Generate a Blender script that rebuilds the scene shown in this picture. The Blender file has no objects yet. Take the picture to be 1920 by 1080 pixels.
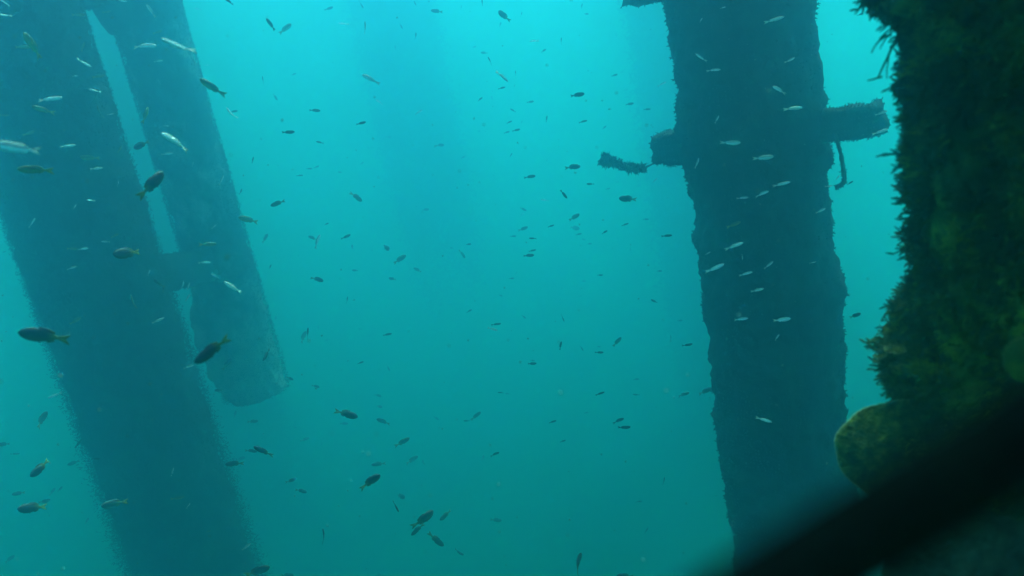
import bpy, math, random
import numpy as np
from mathutils import Vector, Matrix, noise

random.seed(7)
rng = np.random.default_rng(7)
scene = bpy.context.scene
COL = scene.collection
rad = math.radians

# ------------------------------------------------------------------ camera
F_PX = 1500.0                     # focal length in photo pixels (1920 wide)
PITCH, ROLL = rad(15.1), rad(10.9)
CAM = Vector((0.0, 0.0, 14.0))
_fwd = Vector((0, math.cos(PITCH), -math.sin(PITCH)))
_up0 = Vector((0, math.sin(PITCH), math.cos(PITCH)))
_rt0 = Vector((1, 0, 0))
C_UP = math.cos(ROLL) * _up0 + math.sin(ROLL) * _rt0
C_RT = math.cos(ROLL) * _rt0 - math.sin(ROLL) * _up0
cam_data = bpy.data.cameras.new('camera')
cam = bpy.data.objects.new('camera', cam_data)
COL.objects.link(cam)
m = Matrix((C_RT, C_UP, -_fwd)).transposed().to_4x4()
m.translation = CAM
cam.matrix_world = m
cam_data.sensor_width = 36.0
cam_data.lens = 36.0 * F_PX / 1920.0
cam_data.clip_start, cam_data.clip_end = 0.01, 500.0
cam_data.dof.use_dof = True
cam_data.dof.focus_distance = 3.1
cam_data.dof.aperture_fstop = (cam_data.lens / 1000.0) / 0.0060
scene.camera = cam

# ------------------------------------------------------------------ light
SUN_EL, SUN_AZ = rad(58), rad(32)            # azimuth clockwise from +Y
world = bpy.data.worlds.new('World'); scene.world = world
world.use_nodes = True
wn = world.node_tree.nodes; wl = world.node_tree.links
sky = wn.new('ShaderNodeTexSky'); sky.sky_type = 'NISHITA'; sky.sun_disc = False
sky.sun_elevation = SUN_EL; sky.sun_rotation = SUN_AZ
bg = wn['Background']; bg.inputs['Strength'].default_value = 0.15
wl.new(sky.outputs['Color'], bg.inputs['Color'])
sd = bpy.data.lights.new('sun', 'SUN'); sd.energy = 4.6; sd.angle = rad(6); sd.color = (1.0, 0.99, 0.97)
sun = bpy.data.objects.new('sun', sd); COL.objects.link(sun)
sdir = Vector((math.sin(SUN_AZ) * math.cos(SUN_EL), math.cos(SUN_AZ) * math.cos(SUN_EL), math.sin(SUN_EL)))
sun.rotation_euler = sdir.to_track_quat('Z', 'Y').to_euler()
sun.location = (0, 0, 40)
scene.view_settings.view_transform = 'Standard'
scene.view_settings.look = 'None'
scene.view_settings.gamma = 1.0
scene.view_settings.exposure = 0.67
scene.cycles.use_denoising = True
scene.cycles.volume_bounces = 12
scene.cycles.max_bounces = 12
scene.cycles.sample_clamp_indirect = 6.0

# ------------------------------------------------------------------ helpers
def ray(px, py):
    d = _fwd * F_PX + C_RT * (px - 960.0) + C_UP * (540.0 - py)
    return d.normalized()
def at(px, py, dist):
    return CAM + ray(px, py) * dist
def az(px, py):
    d = ray(px, py); return math.atan2(d.x, d.y)
def z_at(px, py, plan):
    d = ray(px, py); return CAM.z + plan * d.z / math.hypot(d.x, d.y)
def plan_xy(a, D):
    return CAM.x + D * math.sin(a), CAM.y + D * math.cos(a)

def mesh_np(name, V, Fs, smooth=True):
    me = bpy.data.meshes.new(name)
    me.from_pydata([tuple(v) for v in V] if not isinstance(V, np.ndarray) else V.tolist(), [], Fs if isinstance(Fs, list) else Fs.tolist())
    me.update()
    if smooth:
        me.polygons.foreach_set('use_smooth', [True] * len(me.polygons))
    return me
def obj(name, me, mat=None, parent=None, kind=None):
    o = bpy.data.objects.new(name, me); COL.objects.link(o)
    if mat is not None and len(me.materials) == 0:
        me.materials.append(mat)
    if parent is not None: o.parent = parent
    if kind: o['kind'] = kind
    return o
def empty(name, loc):
    o = bpy.data.objects.new(name, None); COL.objects.link(o); o.location = loc
    o.empty_display_size = 0.1
    return o
def tag(o, label, cat, group=None):
    o['label'] = label; o['category'] = cat
    if group: o['group'] = group
    return o

def new_mat(name):
    mt = bpy.data.materials.new(name); mt.use_nodes = True
    return mt, mt.node_tree.nodes, mt.node_tree.links, mt.node_tree.nodes['Principled BSDF']
def ramp(nodes, stops):
    r = nodes.new('ShaderNodeValToRGB')
    el = r.color_ramp.elements
    while len(el) < len(stops): el.new(0.5)
    for e, (p, c) in zip(el, stops):
        e.position = p; e.color = (*c, 1)
    return r
def growth_mat(name, stops, scale, bump=0.6, bscale=None, rough=0.9):
    mt, n, l, b = new_mat(name)
    tc = n.new('ShaderNodeTexCoord')
    t = n.new('ShaderNodeTexNoise'); t.inputs['Scale'].default_value = scale; t.inputs['Detail'].default_value = 8; t.inputs['Roughness'].default_value = 0.65
    r = ramp(n, stops)
    l.new(tc.outputs['Object'], t.inputs['Vector']); l.new(t.outputs['Fac'], r.inputs['Fac']); l.new(r.outputs['Color'], b.inputs['Base Color'])
    t2 = n.new('ShaderNodeTexNoise'); t2.inputs['Scale'].default_value = bscale or scale * 6; t2.inputs['Detail'].default_value = 6
    bp = n.new('ShaderNodeBump'); bp.inputs['Strength'].default_value = bump; bp.inputs['Distance'].default_value = 0.02
    l.new(tc.outputs['Object'], t2.inputs['Vector']); l.new(t2.outputs['Fac'], bp.inputs['Height']); l.new(bp.outputs['Normal'], b.inputs['Normal'])
    b.inputs['Roughness'].default_value = rough; b.inputs['Specular IOR Level'].default_value = 0.15
    return mt

M_PILE = growth_mat('piling_crust', [(0.3, (0.02, 0.024, 0.018)), (0.55, (0.045, 0.05, 0.032)), (0.8, (0.10, 0.10, 0.06))], 6.0)
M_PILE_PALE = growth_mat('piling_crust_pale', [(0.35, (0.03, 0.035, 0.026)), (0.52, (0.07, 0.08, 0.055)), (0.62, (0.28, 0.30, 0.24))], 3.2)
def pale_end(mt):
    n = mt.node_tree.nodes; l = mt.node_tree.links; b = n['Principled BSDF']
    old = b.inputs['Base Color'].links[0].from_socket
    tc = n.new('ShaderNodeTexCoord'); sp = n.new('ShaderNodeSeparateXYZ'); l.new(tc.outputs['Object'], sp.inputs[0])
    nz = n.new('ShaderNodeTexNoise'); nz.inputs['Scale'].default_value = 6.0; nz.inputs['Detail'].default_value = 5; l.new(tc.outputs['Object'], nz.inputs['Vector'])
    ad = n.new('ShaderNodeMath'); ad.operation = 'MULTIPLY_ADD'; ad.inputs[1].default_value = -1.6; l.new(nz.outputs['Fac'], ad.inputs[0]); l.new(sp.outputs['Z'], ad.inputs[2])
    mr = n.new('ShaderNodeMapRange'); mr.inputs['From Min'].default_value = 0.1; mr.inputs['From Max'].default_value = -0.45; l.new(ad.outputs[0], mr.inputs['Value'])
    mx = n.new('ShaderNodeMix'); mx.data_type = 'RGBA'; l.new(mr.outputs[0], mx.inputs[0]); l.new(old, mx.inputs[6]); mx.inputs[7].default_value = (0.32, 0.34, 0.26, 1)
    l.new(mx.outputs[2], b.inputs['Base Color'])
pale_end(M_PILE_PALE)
M_FUZZ = growth_mat('algae_fuzz', [(0.3, (0.02, 0.028, 0.014)), (0.7, (0.06, 0.075, 0.03))], 9.0, 0.2)
M_COLUMN = growth_mat('column_growth', [(0.32, (0.02, 0.04, 0.010)), (0.5, (0.055, 0.09, 0.014)), (0.58, (0.10, 0.14, 0.014)), (0.7, (0.28, 0.32, 0.03))], 11.0, 1.0, 60)
M_TUFT = growth_mat('hydroid_green', [(0.3, (0.024, 0.045, 0.010)), (0.5, (0.06, 0.10, 0.014)), (0.66, (0.26, 0.31, 0.03))], 14.0, 0.2)
M_SHELL = growth_mat('mossy_shell', [(0.36, (0.02, 0.045, 0.010)), (0.5, (0.07, 0.12, 0.016)), (0.66, (0.20, 0.25, 0.04))], 60.0, 0.8, 220)
M_DARK = growth_mat('dark_shell', [(0.3, (0.012, 0.03, 0.016)), (0.7, (0.04, 0.075, 0.035))], 40.0, 0.6, 200)
M_RIM = growth_mat('shell_rim', [(0.3, (0.22, 0.27, 0.12)), (0.7, (0.45, 0.48, 0.26))], 60.0, 0.3)
M_ROPE = growth_mat('overgrown_rope', [(0.3, (0.03, 0.04, 0.02)), (0.7, (0.08, 0.09, 0.045))], 20.0, 0.5)
M_CABLE = growth_mat('black_rubber', [(0.3, (0.004, 0.005, 0.004)), (0.7, (0.009, 0.012, 0.006))], 60.0, 0.2, rough=0.75)
M_CABLE.node_tree.nodes['Principled BSDF'].inputs['Specular IOR Level'].default_value = 0.03
M_BED = growth_mat('silty_seabed', [(0.3, (0.035, 0.045, 0.016)), (0.7, (0.075, 0.085, 0.03))], 0.6, 0.5, 4.0)

def orth(nv):
    a = np.where(np.abs(nv[:, 2:3]) < 0.8, np.array([[0, 0, 1.0]]), np.array([[1.0, 0, 0]]))
    t = np.cross(nv, a); t /= np.linalg.norm(t, axis=1, keepdims=True) + 1e-9
    return t, np.cross(nv, t)
def blades(P, N, L, W, per=4, spread=0.8, droop=0.0):
    """tapered bent blades growing out of points P with normals N"""
    P = np.repeat(P, per, 0); N = np.repeat(N, per, 0); L = np.repeat(L, per) * rng.uniform(0.5, 1.15, len(P))
    t, b = orth(N)
    ph = rng.uniform(0, 2 * np.pi, len(P))[:, None]
    s = np.cos(ph) * t + np.sin(ph) * b
    D = N + s * rng.uniform(0.1, spread, len(P))[:, None]; D[:, 2] -= droop
    D /= np.linalg.norm(D, axis=1, keepdims=True)
    side, _ = orth(D); side2 = np.cross(D, side)
    q = rng.uniform(0, 2 * np.pi, len(P))[:, None]
    S = (np.cos(q) * side + np.sin(q) * side2) * W
    bend = (rng.normal(0, 0.25, (len(P), 3))) * L[:, None]
    v0, v1 = P - S - N * W, P + S - N * W
    mid = P + D * (L * 0.55)[:, None] + bend * 0.25
    v2, v3 = mid - S * 0.8, mid + S * 0.8
    v4 = P + D * L[:, None] + bend
    V = np.stack([v0, v1, v2, v3, v4], 1).reshape(-1, 3)
    base = (np.arange(len(P)) * 5)[:, None]
    Fs = np.concatenate([base + [[0, 1, 3]], base + [[0, 3, 2]], base + [[2, 3, 4]]], 0)
    return V, Fs

def tube(path, radii, seg=8, jitter=0.0):
    """round tube along a list of Vectors"""
    V, Fs = [], []
    n = len(path)
    prev = None
    for i, p in enumerate(path):
        d = (path[min(i + 1, n - 1)] - path[max(i - 1, 0)]).normalized()
        if prev is None:
            u = d.orthogonal().normalized()
        else:
            u = (prev - d * prev.dot(d)).normalized()
        prev = u; w = d.cross(u)
        for k in range(seg):
            a = 2 * math.pi * k / seg
            r = radii[i] * (1 + jitter * (noise.noise(p * 60 + Vector((k * 1.7, 0, 0)))))
            V.append(p + (u * math.cos(a) + w * math.sin(a)) * r)
    for i in range(n - 1):
        for k in range(seg):
            a, b = i * seg + k, i * seg + (k + 1) % seg
            Fs.append((a, b, b + seg, a + seg))
    V.append(path[0]); V.append(path[-1])
    for k in range(seg):
        Fs.append(((k + 1) % seg, k, len(V) - 2))
        Fs.append(((n - 1) * seg + k, (n - 1) * seg + (k + 1) % seg, len(V) - 1))
    return V, Fs

# ------------------------------------------------------------------ seabed
BED_Z = 5.0
def build_seabed():
    n, S = 120, 100.0
    xs = np.linspace(-S, S, n)
    mound = at(1060, 960, 15)
    V = []
    for y in xs:
        for x in xs:
            z = BED_Z + 0.8 * noise.noise(Vector((x * 0.06, y * 0.06, 0))) + 0.3 * noise.noise(Vector((x * 0.3, y * 0.3, 3)))
            d2 = (x - mound.x) ** 2 + (y - mound.y) ** 2
            z += 1.3 * math.exp(-d2 / 5.0)
            V.append((x, y, z))
    Fs = [(j * n + i, j * n + i + 1, (j + 1) * n + i + 1, (j + 1) * n + i) for j in range(n - 1) for i in range(n - 1)]
    o = obj('seabed', mesh_np('seabed', V, Fs), M_BED, kind='structure')
    o['label'] = 'dim silty seabed far below the pilings'
build_seabed()

# ------------------------------------------------------------------ pilings
TOP_Z = 17.9
def make_piling(name, label, a_l, a_r, D, z0, fine, bump, fuzz_n, fuzz_len, mat=M_PILE, seg=112, res=0.016, soft=0, soft_end=0.0, bulge=None, cloak=None):
    """vertical pile whose two silhouette edges lie at plan azimuths a_l and a_r"""
    ac, h = 0.5 * (a_l + a_r), 0.5 * (a_r - a_l)
    R = D * math.sin(h)
    cx, cy = plan_xy(ac, D)
    root = empty(name, (cx, cy, z0))
    Rf, z00 = R, z0
    if soft: R *= 0.80
    zlo, zhi = fine
    zb = z0 + soft_end
    zs = list(np.arange(zb, zlo, 0.25)) + list(np.arange(zlo, zhi, res)) + list(np.arange(zhi, TOP_Z, 0.25)) + [TOP_Z]
    V, Fs = [], []
    R0 = R - bump * 0.5
    for z in zs:
        for k in range(seg):
            a = 2 * math.pi * k / seg
            ca, sa = math.cos(a), math.sin(a)
            p = Vector((ca * R * 9, sa * R * 9, z * 9))
            r = R0 + bump * (0.75 * noise.noise(p * 0.33 + Vector((D, 0, 0))) + 0.6 * noise.noise(p * 1.1) + 0.35 * noise.noise(p * 2.7) + 0.5 * abs(noise.noise(p * 1.7 + Vector((9, 0, 0)))) - 0.15)
            if bulge and z < bulge[0]:
                t = (z - z0) / (bulge[0] - z0)
                left = max(0.0, -(ca * math.cos(ac) - sa * math.sin(ac)))
                r += bulge[1] * left ** 2 * t ** 0.8 * min(1.0, (1 - t) * 2.2) * (1 + 0.5 * noise.noise(p * 0.8))
            dz = 0.0
            if bulge and z - z0 < 0.25:        # ragged broken end
                dz = (0.25 - (z - z0)) / 0.25 * (0.05 * noise.noise(Vector((ca * 2, sa * 2, 5))) + 0.022 * noise.noise(Vector((ca * 9, sa * 9, 2))))
                r += 0.03 * noise.noise(p * 1.5)
            V.append((ca * r, sa * r, z - z0 + dz))
    for j in range(len(zs) - 1):
        for k in range(seg):
            a, b = j * seg + k, j * seg + (k + 1) % seg
            Fs.append((a, b, b + seg, a + seg))
    Fs.append(tuple(range(seg - 1, -1, -1)))
    o = obj('shaft', mesh_np('pile_shaft', V, Fs), mat, root)
    if fuzz_n:
        A = np.array(V); 
        zz = A[:, 2] + z0
        idx = np.where((zz > zlo) & (zz < zhi))[0]
        pick = rng.choice(idx, fuzz_n)
        # growth comes in clumps, not as an even pelt
        keep = np.array([noise.noise(Vector(A[i]) * 5.0) > -0.12 + 0.25 * random.random() for i in pick])
        pick = pick[keep]
        P = A[pick]; N = P.copy(); N[:, 2] = 0; N /= np.linalg.norm(N, axis=1, keepdims=True)
        L = fuzz_len * rng.uniform(0.4, 1.3, len(P)) ** 1.5
        bv, bf = blades(P, N, L, fuzz_len * 0.24, per=5, spread=1.3)
        g = obj('growth', mesh_np('pile_growth', bv, bf, False), M_FUZZ, root, kind='stuff')
    if soft:
        # added loose blades imitating haze-blurred edges, thinning outwards and towards a cut end
        n = soft
        a = rng.uniform(0, 2 * np.pi, n)
        rr = Rf * (0.72 + np.abs(rng.normal(0, 0.24, n)))
        zz = rng.uniform(0, TOP_Z - 0.3 - z0, n)
        if soft_end: 
            ok = rng.uniform(0, 1, n) < np.clip(zz / (soft_end * 1.6), 0, 1) ** 1.5
            a, rr, zz = a[ok], rr[ok], zz[ok]
        P = np.stack([np.cos(a) * rr, np.sin(a) * rr, zz], 1)
        Nn = np.stack([np.cos(a) * 0.4, np.sin(a) * 0.4, rng.normal(0, 0.7, len(a))], 1); Nn /= np.linalg.norm(Nn, axis=1, keepdims=True)
        bv, bf = blades(P, Nn, np.full(len(P), 0.12), 0.02, 1, 1.2)
        obj('haze_blades', mesh_np('pile_haze_blades', bv, bf, False), M_FUZZ, root, kind='stuff')
    if cloak:
        # added veil of fine blades imitating edges softened by haze, looser towards the bottom
        n, sig = cloak
        a = rng.uniform(0, 2 * np.pi, n); zz = rng.uniform(max(zlo, z0) - z0, zhi - z0, n)
        low = 1.0 - (zz - zz.min()) / (zz.max() - zz.min())
        rr = R * 0.97 + np.abs(rng.normal(0, 1, n)) * sig * (0.15 + 1.2 * low ** 1.6)
        P = np.stack([np.cos(a) * rr, np.sin(a) * rr, zz], 1)
        Nn = np.stack([np.cos(a) * 0.5, np.sin(a) * 0.5, rng.normal(0, 0.6, n)], 1); Nn /= np.linalg.norm(Nn, axis=1, keepdims=True)
        bv, bf = blades(P, Nn, np.full(n, 0.016), 0.0022, 1, 1.2)
        obj('haze_blades', mesh_np('pile_veil', bv, bf, False), M_FUZZ, root, kind='stuff')
    tag(root, label, 'piling', 'pier pilings standing in the murky water')
    return root, (cx, cy), R

# right-hand piling with the crossbeam
A_RL, A_RR = az(1297, 470), az(1578, 470)
D_R = 3.35
zr_lo, zr_hi = z_at(1480, 1060, D_R) - 0.2, z_at(1400, 0, D_R) + 0.25
P_R, C_R, R_R = make_piling('pier_piling', 'dark overgrown piling crossed by a short beam, with a rope hanging off it', A_RL, A_RR, D_R, BED_Z - 1.8, (zr_lo, zr_hi), 0.040, 17000, 0.0085)
# left front piling
A_L1L, A_L1R = az(42, 520), az(287, 430)
D_L1 = 5.9
P_L1, C_L1, R_L1 = make_piling('pier_piling', 'broad hazy piling at the left edge, in front of the cut-off one', A_L1L, A_L1R, D_L1, BED_Z - 1.8, (z_at(350, 1080, D_L1) - 0.5, z_at(100, 0, D_L1) + 0.6), 0.040, 12000, 0.014, res=0.025, cloak=(80000, 0.034))
# piling that stops short of the seabed
A_L2L, A_L2R = az(325, 430), az(460, 430)
D_L2 = 6.6
z_cut = z_at(486, 735, D_L2)
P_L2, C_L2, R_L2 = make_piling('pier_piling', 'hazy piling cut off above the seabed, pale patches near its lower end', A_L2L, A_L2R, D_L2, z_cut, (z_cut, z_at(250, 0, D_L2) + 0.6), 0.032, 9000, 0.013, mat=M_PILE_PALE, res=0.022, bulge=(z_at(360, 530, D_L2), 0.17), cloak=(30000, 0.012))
# faint pilings far behind, one of them added as shade
P_M, C_M, R_M = make_piling('pier_piling', 'faint far piling fading into blue water in the centre', az(722, 250), az(848, 250), 20.0, z_at(815, 600, 20.0), (13, 17), 0.08, 0, 0, seg=64, res=0.12, soft=70000, soft_end=2.6)
make_piling('pier_piling', 'added far pile imitating the soft shadow left of the beam-crossed piling', az(1215, 250), az(1345, 250), 18.0, BED_Z - 1.8, (8, 17), 0.08, 0, 0, seg=64, res=0.12, soft=70000)  # added pile, stands in for the right piling's shadow in the water
make_piling('pier_piling', 'faint far piling seen through the gap between the two left pilings', az(215, 250), az(365, 250), 18.0, BED_Z - 1.8, (8, 17), 0.06, 0, 0, seg=64, res=0.12, soft=70000)

def beam_mesh(A, B, hh, hw, fuzz_len, fuzz_n, up=Vector((0, 0, 1))):
    """rough box beam from A to B (lumpy, open growth around it) in world space -> (V,F),(V,F)"""
    d = (B - A); Lb = d.length; d.normalize()
    s = d.cross(up).normalized(); u = s.cross(d)
    n = max(8, int(Lb / 0.012)); ring = []
    q = 6
    for i in range(q): ring.append((-1 + 2 * i / q, -1))
    for i in range(q): ring.append((1, -1 + 2 * i / q))
    for i in range(q): ring.append((1 - 2 * i / q, 1))
    for i in range(q): ring.append((-1, 1 - 2 * i / q))
    V, Fs, NN = [], [], []
    k = len(ring)
    for i in range(n + 1):
        for (a, b) in ring:
            p = A + d * (Lb * i / n) + s * (a * hw) + u * (b * hh)
            nn = (s * a + u * b).normalized()
            p = p + nn * (0.02 * noise.noise(p * 14) + 0.012 * noise.noise(p * 40))
            if i in (0, n): p = p + d * (0.035 * noise.noise(p * 25))
            V.append(p); NN.append(nn)
    for i in range(n):
        for j in range(k):
            a, b = i * k + j, i * k + (j + 1) % k
            Fs.append((a, b, b + k, a + k))
    V.append(A); V.append(B)
    for j in range(k):
        Fs.append(((j + 1) % k, j, len(V) - 2)); Fs.append((n * k + j, n * k + (j + 1) % k, len(V) - 1))
    NA = np.array([tuple(x) for x in NN]); PA = np.array([tuple(x) for x in V[:-2]])
    pick = rng.integers(0, len(PA), fuzz_n)
    bl = blades(PA[pick], NA[pick], fuzz_len * rng.uniform(0.4, 1.3, fuzz_n), fuzz_len * 0.16, 4, 1.0)
    return (V, Fs), bl
def to_local(V, root):
    o = root.location
    if isinstance(V, np.ndarray): return V - np.array(tuple(o))
    return [Vector(v) - o for v in V]
def add_beam(root, A, B, hh, hw, fl=0.009, fn=3000):
    (V, Fs), (bv, bf) = beam_mesh(A, B, hh, hw, fl, fn)
    b = obj('crossbeam', mesh_np('crossbeam', to_local(V, root), Fs), M_PILE, root)
    obj('growth', mesh_np('beam_growth', to_local(bv, root), bf, False), M_FUZZ, b, kind='stuff')
    return b
bl, br = at(1232, 281, 3.42), at(1654, 221, 3.26)
bz = 0.5 * (bl.z + br.z)
add_beam(P_R, bl, br, 0.056, 0.06)
tl, tr = at(1182, -28, 3.45), at(1560, -85, 3.1)
add_beam(P_R, tl, tr, 0.075, 0.075, fn=800)

# braces between the two left pilings
def brace(label, A, B, hh, hw):
    (V, Fs), (bv, bf) = beam_mesh(A, B, hh, hw, 0.014, 1200)
    root = empty('cross_brace', (A + B) / 2)
    obj('bar', mesh_np('brace_bar', to_local(V, root), Fs), M_PILE, root)
    obj('growth', mesh_np('brace_growth', to_local(bv, root), bf, False), M_FUZZ, root, kind='stuff')
    tag(root, label, 'brace', 'braces joining the left pilings')
brace('upper brace bridging the two left pilings at the top of their gap', at(120, -20, 6.0), at(290, -52, 6.5), 0.13, 0.12)
brace('lower brace bridging the two left pilings at the foot of their gap', at(270, 520, 6.0), at(395, 495, 6.6), 0.12, 0.12)
# collar shoulder on the cut-off piling
def collar(root, C, R, zc, hgt, grow, dx=0.0):
    V, Fs = [], []; seg = 48
    prof = [(-hgt, R * 0.97), (-hgt * 0.55, R + grow * 0.35), (0, R + grow), (hgt, R + grow * 1.05), (hgt * 1.2, R * 0.97)]
    for (dz, r) in prof:
        for k in range(seg):
            a = 2 * math.pi * k / seg
            rr = r * (1 + 0.05 * noise.noise(Vector((math.cos(a) * 3, math.sin(a) * 3, dz * 8))))
            V.append((math.cos(a) * rr + dx, math.sin(a) * rr, zc + dz - root.location.z))
    for j in range(len(prof) - 1):
        for k in range(seg):
            a, b = j * seg + k, j * seg + (k + 1) % seg
            Fs.append((a, b, b + seg, a + seg))
    obj('collar', mesh_np('pile_collar', V, Fs), M_PILE, root)
collar(P_L2, C_L2, R_L2, z_at(260, 10, D_L2), 0.16, 0.05, -0.045)

# rope overgrown with tufts, hanging off the beam's left end
def overgrown(name, label, pts, radii, fl, fn, cat, per=5):
    path = []
    rr = []
    n = 40
    for i in range(n + 1):
        t = i / n * (len(pts) - 1); k = min(int(t), len(pts) - 2); f = t - k
        p0 = pts[max(k - 1, 0)]; p1 = pts[k]; p2 = pts[k + 1]; p3 = pts[min(k + 2, len(pts) - 1)]
        p = 0.5 * ((2 * p1) + (p2 - p0) * f + (2 * p0 - 5 * p1 + 4 * p2 - p3) * f * f + (3 * p1 - p0 - 3 * p2 + p3) * f ** 3)
        path.append(p); rr.append(radii[k] * (1 - f) + radii[k + 1] * f)
    V, Fs = tube(path, rr, 10, 0.9)
    root = empty(name, pts[0])
    obj('strand', mesh_np(name, to_local(V, root), Fs), M_ROPE, root)
    if fn:
        ii = rng.integers(0, n + 1, fn); kk = rng.integers(0, 10, fn)
        sel = np.array([rr[i] > 0.005 for i in ii]); ii, kk = ii[sel], kk[sel]
        A = np.array([tuple(v) for v in V]); P = A[ii * 10 + kk]
        N = P - np.array([tuple(path[i]) for i in ii]); N /= np.linalg.norm(N, axis=1, keepdims=True) + 1e-9
        bv, bf = blades(P, N, fl * rng.uniform(0.4, 1.3, len(P)), fl * 0.16, per, 0.9, 0.15)
        obj('growth', mesh_np('rope_growth', to_local(bv, root), bf, False), M_FUZZ, root, kind='stuff')
    tag(root, label, cat)
dR = 3.42
overgrown('overgrown_rope', 'frayed rope thick with growth, trailing left from the crossbeam end',
          [at(1250, 292, dR), at(1232, 303, dR), at(1212, 313, dR), at(1203, 316, dR - 0.02), at(1180, 315, dR - 0.05), at(1155, 306, dR - 0.07), at(1138, 300, dR - 0.1), at(1127, 296, dR - 0.1)],
          [0.003, 0.003, 0.004, 0.007, 0.010, 0.010, 0.014, 0.015], 0.016, 700, 'rope')
dL = 3.2
overgrown('rope_loop', 'thin rope loop hanging below the right arm of the crossbeam',
          [at(1566, 250, dL), at(1575, 285, dL), at(1582, 318, dL), at(1583, 336, dL), at(1577, 347, dL), at(1566, 352, dL)],
          [0.006, 0.007, 0.007, 0.007, 0.006, 0.006], 0.008, 120, 'rope')

# ------------------------------------------------------------------ near overgrown column
D_N, R_N = 1.22, 0.34
aN = az(1700, 400) + math.asin(R_N / D_N)
cNx, cNy = plan_xy(aN, D_N)
plan_edge = math.sqrt(D_N ** 2 - R_N ** 2)
zN0, zN1 = BED_Z - 1.8, TOP_Z
P_N = empty('overgrown_column', (cNx, cNy, zN0))
a_sil = math.atan2(math.sin(aN) * 0, 1)     # placeholder, set below
_tl = Vector(plan_xy(az(1700, 400), plan_edge))
a_sil = math.atan2(_tl.y - cNy, _tl.x - cNx)   # polar angle of the left silhouette line
z_step = z_at(1655, 36, plan_edge); z_b0 = z_at(1690, 800, plan_edge); z_b1 = z_at(1690, 600, plan_edge)
z_bc = 0.5 * (z_b0 + z_b1)
def adiff(a, b):
    return (a - b + math.pi) % (2 * math.pi) - math.pi
def col_radius(a, z):
    p = Vector((math.cos(a) * R_N, math.sin(a) * R_N, z))
    r = R_N - 0.016 + 0.016 * noise.noise(p * 6) + 0.018 * abs(noise.noise(p * 13)) + 0.014 * noise.noise(p * 24) + 0.008 * noise.noise(p * 48) + 0.004 * noise.noise(p * 95)
    da = adiff(a, a_sil)
    # lump of encrusting animals low on the left side
    t = (z - z_bc) / (0.5 * (z_b1 - z_b0))
    if abs(t) < 1.0:
        r += (0.040 + 0.016 * noise.noise(p * 20)) * (1 - t * t) ** 0.4 * math.exp(-(da / 0.55) ** 2)
    if z < z_b0:
        r -= min(0.015, (z_b0 - z) * 1.0)
    # ledge at the very top
    if z > z_step:
        r += 0.026 * min(1.0, (z - z_step) / 0.006) * math.exp(-(da / 0.4) ** 2)
    # vertical hollow and swelling on the side that faces the camera
    r -= 0.03 * math.exp(-((da - 0.62) / 0.10) ** 2)
    r += 0.025 * math.exp(-((da - 0.95) / 0.2) ** 2)
    return r
zfl, zfh = z_at(1800, 1000, D_N - R_N) - 0.1, z_at(1700, 0, plan_edge) + 0.12
def build_column():
    zs = list(np.arange(zN0, zfl, 0.4)) + list(np.arange(zfl, zfh, 0.0055)) + list(np.arange(zfh, zN1, 0.4)) + [zN1]
    # fine angular steps only on the half that faces the camera
    angs = list(np.arange(a_sil - 0.5, a_sil + 2.0, 0.014)) + list(np.linspace(a_sil + 2.0, a_sil - 0.5 + 2 * math.pi, 24)[:-1])
    seg = len(angs)
    V = []; Fs = []
    for z in zs:
        for a in angs:
            r = col_radius(a, z); V.append((math.cos(a) * r, math.sin(a) * r, z - zN0))
    for j in range(len(zs) - 1):
        for k in range(seg):
            a, b = j * seg + k, j * seg + (k + 1) % seg
            Fs.append((a, b, b + seg, a + seg))
    obj('shaft', mesh_np('column_shaft', V, Fs), M_COLUMN, P_N)
build_column()
tag(P_N, 'near column at the right edge, thickly overgrown with dark green hydroids', 'column')

def stem_tube(path, radii):
    return tube(path, radii, 3)
def hydroid(n_stem, size, seed, side=5):
    """tuft of feathery stems growing along +Z from the origin"""
    rd = random.Random(seed); V, Fs = [], []
    def add(t):
        b = len(V); V.extend(t[0]); Fs.extend([tuple(i + b for i in f) for f in t[1]])
    for s in range(n_stem):
        ph = rd.uniform(0, 6.28); tilt = rd.uniform(0.05, 0.75)
        d = Vector((math.cos(ph) * math.sin(tilt), math.sin(ph) * math.sin(tilt), math.cos(tilt)))
        Ls = size * rd.uniform(0.55, 1.1)
        p = Vector((rd.gauss(0, size * 0.12), rd.gauss(0, size * 0.12), -size * 0.15)); path = [p]
        for i in range(4):
            d = (d + Vector((rd.gauss(0, .14), rd.gauss(0, .14), rd.gauss(0, .08)))).normalized()
            path.append(path[-1] + d * Ls / 4)
        r0 = size * 0.06
        add(stem_tube(path, [r0, r0, r0 * 0.9, r0 * 0.75, r0 * 0.45]))
        ax = d.orthogonal().normalized()
        for i in range(side):
            q = path[1 + i * 3 // side].lerp(path[2 + i * 3 // side], rd.random())
            sd = ((1 if i % 2 else -1) * (Matrix.Rotation(rd.uniform(-.7, .7), 3, d) @ ax) + d * rd.uniform(0.7, 1.3)).normalized()
            l2 = Ls * rd.uniform(0.22, 0.4)
            add(stem_tube([q, q + sd * l2 * 0.6, q + sd * l2 + d * l2 * 0.1], [r0 * 0.8, r0 * 0.8, r0 * 0.45]))
    return [tuple(v) for v in V], Fs
TUFTS = [mesh_np('hydroid_tuft', *hydroid(7, 0.03, 100 + i, 5), smooth=False) for i in range(6)]
for me in TUFTS: me.materials.append(M_TUFT)
def col_point(a, z):
    r = col_radius(a, z)
    return Vector((math.cos(a) * r, math.sin(a) * r, z - zN0)), Vector((math.cos(a), math.sin(a), 0))
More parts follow.
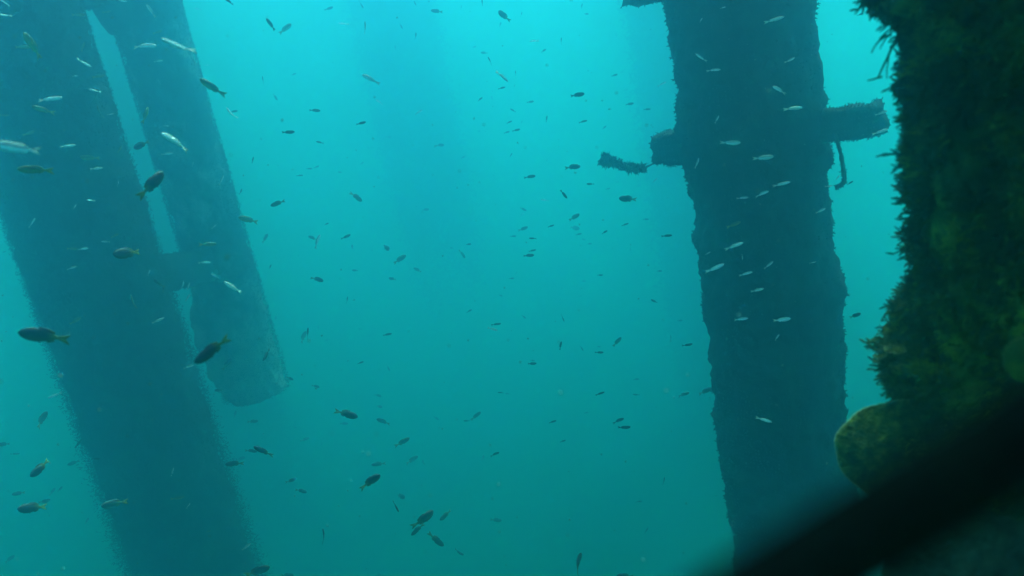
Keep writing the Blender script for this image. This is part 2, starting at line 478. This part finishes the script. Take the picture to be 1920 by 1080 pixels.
def tuft_matrix(p, nrm, sc, droop=-0.25):
    d = (nrm + Vector((random.gauss(0, .25), random.gauss(0, .25), droop + random.gauss(0, .3)))).normalized()
    q = d.to_track_quat('Z', 'Y')
    return Matrix.Translation(p) @ q.to_matrix().to_4x4() @ Matrix.Rotation(random.uniform(0, 6.28), 4, 'Z') @ Matrix.Scale(sc, 4)
for i in range(230):
    if i < 130: a = a_sil + random.gauss(0.02, 0.09)
    else: a = a_sil + random.uniform(0.05, 1.25)
    z = random.uniform(z_b0 - 0.02, zfh)
    if noise.noise(Vector((a * 2, z * 7, 4))) < -0.15 and random.random() < 0.7: z = random.uniform(z_b0, zfh)
    p, nrm = col_point(a, z)
    o = obj('hydroid_tuft', TUFTS[i % 6], None, P_N)
    o.matrix_local = tuft_matrix(p, nrm, random.uniform(0.4, 1.25))
def carpet():
    SV = [hydroid(3, 0.022, 300 + i, 4) for i in range(8)]
    SV = [(np.array(v), f) for v, f in SV]
    VV, FF, off = [], [], 0
    for i in range(7000):
        a = a_sil + random.uniform(-0.2, 1.5); z = random.uniform(z_b0 - 0.3, zfh)
        p, nrm = col_point(a, z)
        if noise.noise(p * 9) < -0.25: continue
        M = np.array(tuft_matrix(p, nrm, random.uniform(0.5, 1.2)))
        v, f = SV[i % 8]
        VV.append(v @ M[:3, :3].T + M[:3, 3]); FF.extend([tuple(k + off for k in q) for q in f]); off += len(v)
    o = obj('growth', mesh_np('column_growth', np.concatenate(VV), FF, False), M_TUFT, P_N, kind='stuff')
carpet()
# rounded sponges and sea squirts among the tufts
def blob(seed):
    V, Fs = [], []; n, sg = 8, 12
    for i in range(n + 1):
        th = math.pi * i / n
        for k in range(sg):
            ph = 2 * math.pi * k / sg
            d = Vector((math.sin(th) * math.cos(ph), math.sin(th) * math.sin(ph), math.cos(th)))
            r = 0.010 * (1 + 0.45 * noise.noise(d * 1.6 + Vector((seed, 0, 0))) + 0.25 * noise.noise(d * 4 + Vector((seed, 3, 0))))
            V.append(d * r)
    for i in range(n):
        for k in range(sg):
            a, b = i * sg + k, i * sg + (k + 1) % sg
            Fs.append((a, a + sg, b + sg, b))
    return mesh_np('sponge', V, Fs)
M_SPONGE = growth_mat('sponge_skin', [(0.38, (0.02, 0.04, 0.010)), (0.52, (0.08, 0.12, 0.016)), (0.68, (0.34, 0.38, 0.06))], 70.0, 1.0, 260)
BLOBS = [blob(i * 3.1) for i in range(5)]
for me in BLOBS: me.materials.append(M_SPONGE)
for i in range(60):
    if i < 24: a, z = a_sil + random.uniform(0.0, 0.5), random.uniform(z_b0, z_b1)
    else: a, z = a_sil + random.uniform(0.15, 1.3), random.uniform(z_b0, zfh)
    p, nrm = col_point(a, z)
    o = obj('sponge', BLOBS[i % 5], None, P_N)
    o.matrix_local = tuft_matrix(p - nrm * 0.001, nrm, random.uniform(0.5, 1.3), 0.0)
# thin bare sprigs sticking out near the top
def sprig(pts, r):
    P3 = [at(x, y, plan_edge * 1.005) for (x, y) in pts]
    V, Fs = tube(P3, [r * (1 - 0.5 * i / (len(P3) - 1)) for i in range(len(P3))], 6)
    obj('sprig', mesh_np('sprig', to_local(V, P_N), Fs), M_TUFT, P_N)
sprig([(1672, 64), (1660, 68), (1648, 77), (1640, 87), (1634, 99)], 0.0016)
sprig([(1666, 66), (1660, 74), (1654, 84), (1650, 92)], 0.0011)
sprig([(1682, 78), (1672, 90), (1664, 108), (1655, 126), (1646, 146)], 0.0018)
sprig([(1667, 100), (1665, 115), (1663, 130), (1663, 148)], 0.0011)
sprig([(1654, 144), (1645, 146), (1636, 149), (1626, 151)], 0.0016)

# ------------------------------------------------------------------ shells on the column
def shell(label, c_px, dist, r, tilt, ribs, dome=0.25, rim_w=0.03, sq=1.0, mat=M_SHELL):
    c = at(*c_px, dist)
    root = empty('round_shell', c)
    n_r, n_a = 26, 144
    view = (CAM - c).normalized()
    nrm = (view + C_RT * tilt[0] + C_UP * tilt[1]).normalized()
    u = nrm.cross(Vector((0, 0, 1))).normalized(); w = u.cross(nrm)
    def pt(rr, a, back=0.0):
        edge = 1 + 0.018 * noise.noise(Vector((math.cos(a) * 3, math.sin(a) * 3, r * 50))) + 0.012 * math.sin(a * 9)
        h = dome * r * (1 - rr ** 2) + r * 0.018 * rr * math.sin(a * ribs + 2.0 * noise.noise(Vector((a * 3, rr * 3, 0)))) + r * 0.02 * noise.noise(Vector((math.cos(a) * rr * 9, math.sin(a) * rr * 9, 1)))
        return u * (math.cos(a) * rr * r * edge) + w * (math.sin(a) * rr * r * edge * sq) + nrm * (h - back)
    V, Fs = [], []
    for i in range(1, n_r + 1):
        for k in range(n_a): V.append(pt(i / n_r, 2 * math.pi * k / n_a))
    for k in range(n_a): V.append(pt(1.0, 2 * math.pi * k / n_a, r * 0.05))
    for i in range(1, n_r + 1): pass
    for i in range(n_r):
        for k in range(n_a):
            a, b = i * n_a + k, i * n_a + (k + 1) % n_a
            Fs.append((a, b, b + n_a, a + n_a))
    V.append(pt(0, 0)); V.append(pt(0, 0, r * (dome + 0.05)))
    for k in range(n_a):
        Fs.append(((k + 1) % n_a, k, len(V) - 2)); Fs.append((n_r * n_a + k, n_r * n_a + (k + 1) % n_a, len(V) - 1))
    obj('valve', mesh_np('shell_valve', V, Fs), mat, root)
    loop = [pt(1.0, 2 * math.pi * k / n_a, r * 0.02) for k in range(n_a)] 
    TV, TF = [], []
    sg = 8
    for k, p in enumerate(loop):
        d = p.normalized()
        for j in range(sg):
            b = 2 * math.pi * j / sg
            TV.append(p + (d * math.cos(b) + nrm * math.sin(b)) * r * rim_w)
    for k in range(n_a):
        for j in range(sg):
            TF.append((k * sg + j, k * sg + (j + 1) % sg, ((k + 1) % n_a) * sg + (j + 1) % sg, ((k + 1) % n_a) * sg + j))
    obj('rim', mesh_np('shell_rim', TV, TF), M_RIM, root)
    tag(root, label, 'shell', 'round shells fixed to the near column')
    P = np.array([tuple(pt(math.sqrt(random.random()) * 0.96, random.uniform(0, 6.28))) for _ in range(1500)])
    bv, bf = blades(P, np.repeat(np.array([tuple(nrm)]), len(P), 0), r * 0.05 * rng.uniform(.4, 1.3, len(P)), r * 0.006, 2, 1.2)
    obj('moss', mesh_np('shell_moss', bv, bf, False), mat, root, kind='stuff')
shell('large round mossy shell with pale rim, below the overgrown column', (1704, 848), 1.2, 0.091, (-0.15, 0.2), 90, 0.2, 0.018, 0.76)
shell('small ribbed shell at the right edge of the column', (1926, 674), 0.86, 0.020, (-0.7, 0.1), 40, 0.35, 0.02, mat=M_TUFT)
shell('pale-rimmed shell at the bottom right corner, below the black cable', (1856, 1126), 0.66, 0.066, (0.0, 0.6), 50, 0.1, 0.008, mat=M_DARK)
shell('tiny pale oval shell on the lump low on the overgrown column', (1678, 654), plan_edge - 0.03, 0.0125, (0.2, 2.2), 24, 0.3, 0.03)

# ------------------------------------------------------------------ blurred cable close to the lens
def cable():
    dd = 0.105
    pts = [at(x, y, dd) for (x, y) in [(900, 1430), (1200, 1252), (1400, 1133), (1515, 1065), (1700, 955), (1920, 825), (2150, 689), (2500, 482)]]
    path = []
    for i in range(len(pts) - 1):
        for k in range(8): path.append(pts[i].lerp(pts[i + 1], k / 8))
    path.append(pts[-1])
    V, Fs = tube(path, [0.0055 * (1 + 0.10 * noise.noise(p * 45)) for p in path], 20, 0.06)
    o = obj('black_cable', mesh_np('black_cable', [v - pts[3] for v in V], Fs), M_CABLE)
    o.location = pts[3]
    tag(o, 'black out-of-focus cable slanting across the bottom right corner', 'cable')
cable()

# ------------------------------------------------------------------ fish
def fish_mesh(name, depth, width, tail_h, bend, dorsal, seed, eye=0.02):
    """unit-length fish, head at +X, back at +Z; one continuous body with fins"""
    n, sg = 18, 12
    TT = [0, .03, .08, .16, .28, .42, .56, .70, .82, .92, 1.0]
    HH = [.10, .34, .56, .78, .95, 1.0, .93, .72, .46, .28, .24]
    WW = [.12, .42, .68, .90, 1.0, .95, .80, .58, .36, .20, .12]
    def prof(t):                      # t 0 nose .. 1 tail root
        return depth * float(np.interp(t, TT, HH)), width * float(np.interp(t, TT, WW))
    def spine(x):                     # lateral bend grows toward the tail
        u = max(0.0, 0.25 - x)
        return bend * u * u
    V, Fs = [], []
    body_len = 0.78
    for i in range(n + 1):
        t = i / n
        h, w = prof(t)
        x = 0.5 - t * body_len
        for k in range(sg):
            a = 2 * math.pi * k / sg
            V.append((x, spine(x) + math.cos(a) * max(w, 0.008), math.sin(a) * h * (0.95 if math.sin(a) > 0 else 1.0)))
    for i in range(n):
        for k in range(sg):
            a, b = i * sg + k, i * sg + (k + 1) % sg
            Fs.append((a, a + sg, b + sg, b))
    V.append((0.505, spine(0.5), 0)); c = len(V) - 1
    for k in range(sg): Fs.append((k, (k + 1) % sg, c))
    def fin(pts, th=0.006):
        b = len(V)
        for (x, z) in pts: V.append((x, spine(x) + th, z))
        for (x, z) in pts: V.append((x, spine(x) - th, z))
        m_ = len(pts)
        Fs.append(tuple(b + i for i in range(m_))); Fs.append(tuple(b + m_ + i for i in reversed(range(m_))))
        for i in range(m_): Fs.append((b + i, b + m_ + i, b + m_ + (i + 1) % m_, b + (i + 1) % m_))
    xr = 0.5 - body_len
    fin([(xr + 0.05, depth * 0.12), (xr - 0.06, tail_h * 0.55), (-0.5, tail_h), (-0.455, tail_h * 0.35), (-0.42, 0.0), (xr + 0.03, 0)])
    fin([(xr + 0.03, 0), (-0.42, 0.0), (-0.455, -tail_h * 0.35), (-0.5, -tail_h), (xr - 0.06, -tail_h * 0.55), (xr + 0.05, -depth * 0.12)])
    d0 = depth * 0.86
    fin([(0.18, d0 * 0.9), (0.10, d0 + dorsal * 0.8), (-0.06, d0 * 0.86 + dorsal), (-0.20, d0 * 0.45 + dorsal * 0.9), (-0.19, d0 * 0.3), (0.0, d0 * 0.7)])
    fin([(-0.02, -d0 * 0.75), (-0.08, -d0 * 0.8 - dorsal * 0.7), (-0.20, -d0 * 0.45 - dorsal * 0.7), (-0.19, -d0 * 0.3)])
    fin([(0.16, -d0 * 0.85), (0.08, -d0 - dorsal * 0.8), (0.06, -d0 * 0.8)])
    for s in (-1, 1):                 # pectoral fins and eyes
        b = len(V)
        V += [(0.2, s * width * 0.9, -0.01), (0.08, s * (width * 1.0 + 0.035), -0.035), (0.09, s * (width + 0.02), 0.02)]
        Fs.append((b, b + 1, b + 2))
    nb = len(Fs)
    for s in (-1, 1):
        b = len(V); r = eye
        cx, cy, cz = 0.41, s * width * 0.70, depth * 0.16
        for (dx, dy, dz) in [(1, 0, 0), (-1, 0, 0), (0, 1, 0), (0, -1, 0), (0, 0, 1), (0, 0, -1)]:
            V.append((cx + dx * r, cy + dy * r * 0.6, cz + dz * r))
        for f in [(0, 2, 4), (2, 1, 4), (1, 3, 4), (3, 0, 4), (2, 0, 5), (1, 2, 5), (3, 1, 5), (0, 3, 5)]:
            Fs.append(tuple(b + i for i in f))
    me = mesh_np(name, V, Fs)
    return me, nb
def fish_mat(name, back, belly, tail, tail_x, rough, metal, stripe=None, split=0.0, blur=0.05):
    mt, n, l, b = new_mat(name)
    tc = n.new('ShaderNodeTexCoord'); sp = n.new('ShaderNodeSeparateXYZ'); l.new(tc.outputs['Object'], sp.inputs[0])
    nz = n.new('ShaderNodeTexNoise'); nz.inputs['Scale'].default_value = 9; l.new(tc.outputs['Object'], nz.inputs['Vector'])
    def mr(sock, a, c):
        q = n.new('ShaderNodeMapRange'); q.inputs['From Min'].default_value = a; q.inputs['From Max'].default_value = c
        l.new(sock, q.inputs['Value']); return q.outputs[0]
    def mix(fac, c1, c2):
        q = n.new('ShaderNodeMix'); q.data_type = 'RGBA'; l.new(fac, q.inputs[0])
        for idx, cc in ((6, c1), (7, c2)):
            if isinstance(cc, tuple): q.inputs[idx].default_value = (*cc, 1)
            else: l.new(cc, q.inputs[idx])
        return q.outputs[2]
    ad = n.new('ShaderNodeMath'); ad.operation = 'MULTIPLY_ADD'; l.new(nz.outputs['Fac'], ad.inputs[0]); ad.inputs[1].default_value = 0.06; l.new(sp.outputs['Z'], ad.inputs[2])
    col = mix(mr(ad.outputs[0], split + 0.03 - blur, split + 0.03 + blur), belly, back)
    if stripe:
        ab = n.new('ShaderNodeMath'); ab.operation = 'ABSOLUTE'; 
        sb = n.new('ShaderNodeMath'); sb.operation = 'SUBTRACT'; l.new(sp.outputs['Z'], sb.inputs[0]); sb.inputs[1].default_value = 0.012
        l.new(sb.outputs[0], ab.inputs[0])
        col = mix(mr(ab.outputs[0], 0.022, 0.006), col, stripe)
    col = mix(mr(sp.outputs['X'], tail_x + 0.12, tail_x - 0.12), col, tail)
    l.new(col, b.inputs['Base Color'])
    b.inputs['Roughness'].default_value = rough; b.inputs['Metallic'].default_value = metal
    return mt
M_DAM = fish_mat('damselfish_skin', (0.018, 0.028, 0.026), (0.12, 0.15, 0.02), (0.20, 0.22, 0.014), -0.15, 0.6, 0.0, split=-0.10, blur=0.12)
M_SIL = fish_mat('silver_skin', (0.30, 0.36, 0.28), (0.85, 0.88, 0.82), (0.55, 0.6, 0.45), -0.30, 0.42, 0.15, stripe=(0.18, 0.24, 0.18), split=0.035, blur=0.03)
M_OLI = fish_mat('olive_skin', (0.10, 0.13, 0.05), (0.30, 0.34, 0.10), (0.34, 0.34, 0.06), -0.2, 0.55, 0.0, split=0.0, blur=0.06)
M_SML = fish_mat('small_fish_skin', (0.02, 0.03, 0.03), (0.07, 0.08, 0.06), (0.05, 0.06, 0.03), -0.3, 0.6, 0.0, split=-0.05)
M_EYE = growth_mat('fish_eye', [(0.4, (0.006, 0.006, 0.006)), (0.6, (0.012, 0.012, 0.01))], 5, 0.0, rough=0.25)
VAR = {}
for key, mt, spec in (('d', M_DAM, (0.165, 0.07, 0.11, 0.05)), ('s', M_SIL, (0.105, 0.055, 0.085, 0.02)),
                      ('o', M_OLI, (0.13, 0.060, 0.11, 0.03)), ('m', M_SML, (0.125, 0.055, 0.09, 0.03))):
    VAR[key] = []
    for i, bnd in enumerate((0.0, 0.2, -0.2, 0.42, -0.42)):
        dp = spec[0] * (1 + 0.06 * (i - 2))
        me, nb = fish_mesh({'d': 'damselfish', 's': 'silver_fish', 'o': 'olive_fish', 'm': 'small_fish'}[key], dp, spec[1], spec[2], bnd, spec[3], i)
        me.materials.append(mt); me.materials.append(M_EYE)
        for p in me.polygons:
            if p.index >= nb: p.material_index = 1
        VAR[key].append(me)

# x, y, apparent length (photo px), heading (deg, 0 = right, 90 = up), kind[, flags]  f faint/far  t tilted away  n near
FISH = """
9 5 16 140 s f;9 29 18 168 s;63 86 45 118 o;42 88 22 0 o f;157 118 24 -30 s;140 142 9 0 s f;185 143 20 10 o f;178 170 19 165 s
93 185 36 5 s;81 206 32 160 o;8 216 14 0 o f;54 250 18 25 o;207 214 11 15 s;186 210 22 100 o f;154 88 17 60 o f;200 22 12 10 o f
147 28 20 0 o f;230 2 12 0 s f;283 20 23 120 s;295 60 16 20 o f;270 85 38 -3 s;334 87 55 153 s;296 114 16 5 s f;298 154 9 100 s
371 17 11 160 s;388 122 9 0 s;398 164 47 143 o n;273 216 28 72 o;330 264 52 150 s;312 236 10 0 s f;36 278 72 167 s
127 274 24 10 s f;168 296 28 175 o;68 318 52 178 o;181 316 20 8 s;222 344 10 90 s;170 376 13 170 s f;140 388 10 60 s f;60 418 19 60 s
224 280 14 60 o f;264 272 25 205 d;285 346 58 50 d n;198 453 14 175 s;215 442 14 30 o f;155 466 18 5 s f;135 466 16 0 o f
240 474 46 186 d;135 502 14 20 s;279 511 12 70 s;298 532 22 140 d;343 534 15 80 s f;353 537 14 75 s f;313 288 20 5 s;361 308 9 70 s
389 458 30 2 o;383 492 22 0 s f;401 425 11 45 s;403 517 15 150 s;437 539 37 146 s;415 338 20 65 s;474 300 12 75 m f;452 359 10 75 m
521 381 27 200 d;467 412 37 166 o;497 447 19 60 d;668 369 26 -38 d;587 446 18 160 d;594 453 28 65 s;649 444 18 27 m;660 464 12 80 d t
722 465 19 0 d t;749 486 28 32 d;783 506 17 155 d;736 523 14 165 d;595 523 23 -20 d;666 507 12 175 m f;507 500 8 70 m;588 332 7 100 d
612 420 9 25 m;593 313 11 20 m f;580 316 10 0 m f;562 329 12 5 m f;638 323 8 170 m f;679 306 7 40 m f;798 393 13 5 d;430 3 16 145 m
508 46 24 125 m;534 54 28 35 o f;617 16 15 20 m f;644 45 19 170 s f;677 8 15 -60 m;685 52 22 90 s;752 49 10 -60 m;780 68 13 90 m
741 90 9 90 m f;737 99 9 80 s f;777 4 12 -60 m;493 150 13 95 m;551 139 8 20 m;516 182 13 -55 d;695 148 33 153 s;712 191 16 153 s
784 210 17 22 s;590 207 20 -3 m;540 248 23 5 m;677 231 18 15 m;730 257 9 0 d t;600 267 14 165 m;433 213 25 122 s;438 209 14 10 m f
437 52 6 90 m f;819 21 21 172 d;904 5 11 90 m;865 14 8 90 m f;945 30 26 138 d;978 27 9 85 m;938 46 9 70 m f;1002 77 17 184 s
1052 77 12 85 m;1019 95 11 30 m;908 99 13 175 d;919 114 16 120 m;942 143 28 -42 s;967 138 11 95 m;941 165 13 15 m;922 184 9 90 d t
900 186 11 35 m;965 162 7 90 m;994 191 14 10 m f;1082 178 27 10 m;1152 141 12 15 m;1180 195 16 10 m f;962 207 12 150 m f;955 229 11 25 m
968 244 15 15 m;950 248 12 15 m f;1025 223 12 82 m;978 229 6 60 m;1093 228 16 15 m;1133 239 9 40 m;898 246 6 0 d t;1091 11 8 80 m
889 88 8 20 m f;1099 26 9 0 m f;825 272 15 2 d;958 291 9 60 m;1074 313 28 6 d;994 331 20 8 m f;1022 375 17 175 s f;1057 364 20 -50 m
1107 345 14 178 m;1178 373 34 174 d;1140 354 9 15 m f;1157 341 6 0 m f;981 392 14 -25 d;979 402 11 50 s f;1077 407 22 32 d;1077 427 20 -12 d f
981 429 19 22 d;1033 424 13 20 m;1085 439 12 15 m f;1172 421 14 20 m;962 443 12 5 m f;999 447 14 176 m;1134 435 11 30 m;867 476 19 -57 d
878 458 11 5 m;847 465 7 175 m;998 470 15 15 m;991 479 21 4 m;1095 527 8 0 d t;1125 516 11 5 m;959 522 10 5 m f;968 512 6 50 m f
1182 469 9 85 m f;868 295 8 30 m f;1105 457 9 5 m f;1095 449 8 165 m f;84 629 76 172 d n;140 602 22 35 o f;248 566 25 100 o
296 601 22 25 s;353 688 18 20 s;352 558 15 60 s;306 542 11 80 d;103 741 22 205 s f;77 787 30 60 d;398 656 72 219 d n;425 683 25 55 d f
500 665 25 240 m f;517 597 8 80 d;568 632 24 62 d f;577 625 21 88 m f;597 615 9 95 d;612 638 10 20 d f;676 617 9 170 d f;726 627 17 10 m
651 563 14 85 m f;676 680 12 20 m;728 689 14 -67 d;544 709 13 -30 d;592 724 14 -15 d;409 732 12 175 d;709 741 13 -22 d;711 762 12 -15 d
441 776 12 80 d f;474 790 19 5 d;553 801 8 -30 d f;649 776 44 -15 d n;645 794 15 0 d;719 790 27 163 d;469 760 10 60 d f;939 554 7 -30 m
1057 564 9 0 s f;1087 555 6 20 m f;880 583 11 30 m f;982 594 10 -35 m f;1055 596 15 -66 m;923 617 21 -14 s;930 608 19 8 m f;1051 648 16 78 m
1091 653 11 -60 m;1124 661 15 3 m;1124 650 8 170 m f;1157 641 23 48 d;997 682 18 6 m;998 676 9 0 m f;939 736 11 177 m;952 738 9 175 m f
1125 738 18 20 m;1193 711 11 5 m f;1193 740 13 175 m f;892 780 24 40 d;875 789 12 178 m f;818 784 12 -32 d;1036 791 15 20 m;1160 788 20 20 m f
1170 802 24 8 m f;1099 774 9 10 m f;7 833 18 185 d;28 851 13 5 m f;76 878 36 225 d;138 868 18 200 d;149 877 9 0 d f;147 832 17 60 m f
35 925 18 190 d;98 922 14 60 d f;113 917 10 60 d f;62 952 42 185 d;84 940 16 20 d;214 944 38 192 d;163 977 11 70 d f;18 1048 16 40 d f
180 860 13 0 m f;323 885 15 80 s f;333 934 22 15 o f;353 948 10 60 s f;391 996 9 10 o f;494 846 38 155 d n;471 845 20 -8 d;440 869 31 186 d
451 860 16 20 d f;571 824 17 20 d;603 834 9 95 d;546 901 19 25 d;565 920 20 -15 d;754 829 31 30 d n;710 870 26 186 d;772 862 26 30 d f
793 867 10 90 d t;694 902 41 32 d n;751 931 19 0 d t;742 949 23 -60 m;794 974 46 42 d n;783 992 30 225 d;482 1071 42 20 d;538 1079 22 5 d
462 1025 17 40 s f;608 1005 26 105 m f;709 1078 11 10 d;836 966 27 218 d;817 1012 36 -36 d n;930 975 21 -5 d;1082 1057 40 66 d;906 858 11 80 d t
928 851 17 18 m;1055 827 12 15 m;1198 940 11 0 m f;1172 1080 28 175 d;860 1036 20 -25 m f;1245 902 14 80 m f;1212 995 12 60 m f;1451 37 34 17 s
1314 108 24 143 s;1338 131 24 3 s;1481 113 18 33 s;1241 157 17 22 s;1461 168 25 152 s;1487 203 30 5 s;1344 224 15 65 s;1370 268 34 3 s
1355 14 10 10 s f;1314 38 9 60 s f;1213 205 13 5 m f;1613 27 9 20 m f;1652 212 20 20 s;1650 247 26 20 s;1307 306 20 75 s;1430 296 37 8 s
1465 345 31 15 s;1428 363 26 20 s;1392 371 21 5 s;1228 338 12 42 s;1539 395 17 30 s;1376 421 26 25 o f;1376 461 34 20 s;1392 482 11 -90 s f
1341 503 35 27 s;1398 513 25 15 s;1441 497 21 42 s;1327 475 11 30 s f;1554 349 13 5 s;1571 333 10 60 s;1594 343 11 35 m;1524 492 12 15 s f
1250 442 20 6 m f;1211 411 11 0 m f;1236 508 11 0 m f;1420 544 23 15 s;1389 598 26 7 s;1465 600 32 10 s;1456 633 15 52 s;1432 787 29 -17 s
1227 565 14 150 m;1275 601 9 0 m f;1258 635 13 92 m f;1289 647 19 15 m f;1322 733 27 22 d;1281 739 23 15 m f;1603 592 20 25 d
"""
def region(x, y):
    def edge(x0, sl): return x - (x0 + sl * y)
    if edge(1245, 0.115) > 0 and edge(1545, 0.078) < 0: return 'over beam-crossed piling', 2.85, 'R'
    if edge(1545, 0.078) >= 0: return 'beside the near column', 2.9, 'G'
    if edge(-155, 0.385) > 0 and edge(165, 0.31) < 0: return 'over broad left piling', 5.1, 'L'
    if edge(-155, 0.385) <= 0: return 'at far left margin', 9, 'W'
    if edge(165, 0.31) >= 0 and edge(345, 0.286) < 0 and y < 750: return 'near cut-off piling', 5.9, 'C'
    if x < 690: return 'left open water', 16, 'O'
    if x < 860: return 'near faint central piling', 16, 'M'
    return 'right open water', 16, 'E'
def band(y):
    return ('top edge' if y < 130 else 'above crossbeam' if y < 230 else 'crossbeam height' if y < 340 else 'above mid height' if y < 480
            else 'below mid height' if y < 640 else 'lower half' if y < 800 else 'low down' if y < 940 else 'bottom edge')
NAMES = {'d': ('damselfish', 'dark plump fish'), 's': ('silver_fish', 'slender silver fish'), 'o': ('olive_fish', 'olive-green fish'), 'm': ('small_fish', 'thin dark fish')}
GROUPS = {'d': 'dark fish hovering in the water', 's': 'silver fish swimming past the pilings', 'o': 'olive fish near the left pilings', 'm': 'small dark fish scattered through the water'}
REAL = {'d': 0.07, 's': 0.058, 'o': 0.07, 'm': 0.038}
ORD = ['', 'leftmost', 'second from left', 'third from left', 'fourth from left', 'fifth from left', 'sixth from left', 'seventh from left', 'eighth from left', 'ninth from left', 'tenth from left'] + ['%dth from left' % i for i in range(11, 30)]
rec = []
for item in FISH.replace('\n', ';').split(';'):
    q = item.split()
    if len(q) < 5: continue
    x, y, L, ang = map(float, q[:4]); rec.append([x, y, L, ang, q[4], ''.join(q[5:])])
cells = {}
for r in rec: cells.setdefault((r[4], region(r[0], r[1])[0], band(r[1])), []).append(r)
def heading(a):
    a %= 360
    return ['right', 'upper right', 'up', 'upper left', 'left', 'lower left', 'down', 'lower right'][int((a + 22.5) // 45) % 8]
for (k, reg, bnd), lst in cells.items():
    lst.sort(key=lambda r: r[0])
    for i, r in enumerate(lst):
        x, y, L, ang, kind, fl = r
        rnd = random.Random(int(x * 7919 + y * 31))
        dmax = region(x, y)[1]
        real = REAL[kind] * rnd.uniform(0.8, 1.2)
        d = real * F_PX / L
        if 'f' in fl: d *= 1.3
        if 'n' in fl: d *= 0.85
        d = min(max(d, 1.15), dmax * rnd.uniform(0.82, 0.98))
        psi = rad(62) if 't' in fl else rad(rnd.uniform(5, 28))
        psi *= rnd.choice((-1, 1))
        Lw = L * d / F_PX / math.cos(psi) * (0.8 if 't' in fl else 1.0)
        a = rad(ang)
        vw = ray(x, y)
        # local image axes at this pixel
        rt = (C_RT - vw * C_RT.dot(vw)).normalized(); up = rt.cross(vw).normalized()
        hd = ((rt * math.cos(a) + up * math.sin(a)) * math.cos(psi) + vw * math.sin(psi)).normalized()
        ref = Vector((0, 0, 1)) if abs(hd.z) < 0.93 else (-vw + Vector((0, 0, .2)))
        left = ref.cross(hd).normalized(); upv = hd.cross(left)
        rl = rad(rnd.uniform(-10, 10))
        if kind == 's':               # a silver flank flashes when it is rolled towards the light
            rl = rad(rnd.uniform(12, 38)) * (1 if left.dot(vw) < 0 else -1)
        left = (Matrix.Rotation(rl, 3, hd) @ left)
        upv = hd.cross(left)
        me = VAR[kind][rnd.randrange(5)]
        o = bpy.data.objects.new(NAMES[kind][0], me); COL.objects.link(o)
        M = Matrix((hd, left, upv)).transposed().to_4x4()
        M = M @ Matrix.Diagonal((Lw, Lw, Lw, 1.0)); M.translation = at(x, y, d)
        o.matrix_world = M
        size = 'large ' if L >= 40 else 'tiny ' if L < 11 else ''
        if 'f' in fl: size = 'faint '
        lab = '%s%s facing %s, %s' % (size if len(lst) < 2 or 'f' in fl or L >= 40 else '', NAMES[kind][1], heading(ang), reg)
        if len(lst) > 1: lab += ', %s, %s' % (bnd, ORD[i + 1])
        else: lab += ', ' + bnd
        if len(lab.split()) > 16: lab = lab.replace(' facing ' + heading(ang), '')
        tag(o, lab, 'fish', GROUPS[kind])

# ------------------------------------------------------------------ drifting specks
def specks():
    V, Fs = [], []
    for i in range(800):
        c = at(random.uniform(-60, 1700), random.uniform(-40, 1100), random.uniform(0.7, 5.0) ** 1.0)
        if c.z > TOP_Z: continue
        r = random.uniform(0.0006, 0.0019); b = len(V)
        ax = Vector((random.gauss(0, 1), random.gauss(0, 1), random.gauss(0, 1))).normalized(); u = ax.orthogonal().normalized(); w = ax.cross(u)
        V += [c + ax * r * random.uniform(1, 2.5), c - ax * r] + [c + (u * math.cos(k * 1.5708) + w * math.sin(k * 1.5708)) * r for k in range(4)]
        for k in range(4): Fs += [(b, b + 2 + k, b + 2 + (k + 1) % 4), (b + 1, b + 2 + (k + 1) % 4, b + 2 + k)]
    o = obj('drifting_particles', mesh_np('drifting_particles', V, Fs, False), M_SPECK, kind='stuff')
    o['label'] = 'fine pale specks drifting in the water'
M_SPECK = growth_mat('speck', [(0.3, (0.16, 0.34, 0.28)), (0.7, (0.25, 0.5, 0.42))], 30.0, 0.0)
specks()

# ------------------------------------------------------------------ murky water
def water():
    S, z0, z1 = 112.0, BED_Z - 2.8, 18.2
    V = [(-S, -S, z0), (S, -S, z0), (S, S, z0), (-S, S, z0), (-S, -S, z1), (S, -S, z1), (S, S, z1), (-S, S, z1)]
    Fs = [(0, 3, 2, 1), (4, 5, 6, 7), (0, 1, 5, 4), (1, 2, 6, 5), (2, 3, 7, 6), (3, 0, 4, 7)]
    mt = bpy.data.materials.new('sea_water'); mt.use_nodes = True
    n = mt.node_tree.nodes; l = mt.node_tree.links
    n.remove(n['Principled BSDF'])
    pv = n.new('ShaderNodeVolumePrincipled')
    pv.inputs['Color'].default_value = (0.13, 0.39, 0.505, 1)
    pv.inputs['Absorption Color'].default_value = (0.15, 0.882, 0.835, 1)
    pv.inputs['Density'].default_value = 0.40
    pv.inputs['Anisotropy'].default_value = 0.9
    l.new(pv.outputs['Volume'], n['Material Output'].inputs['Volume'])
    o = obj('haze', mesh_np('haze', V, Fs, False), mt, kind='stuff')
    o['label'] = 'murky turquoise sea water filling the whole view'
water()
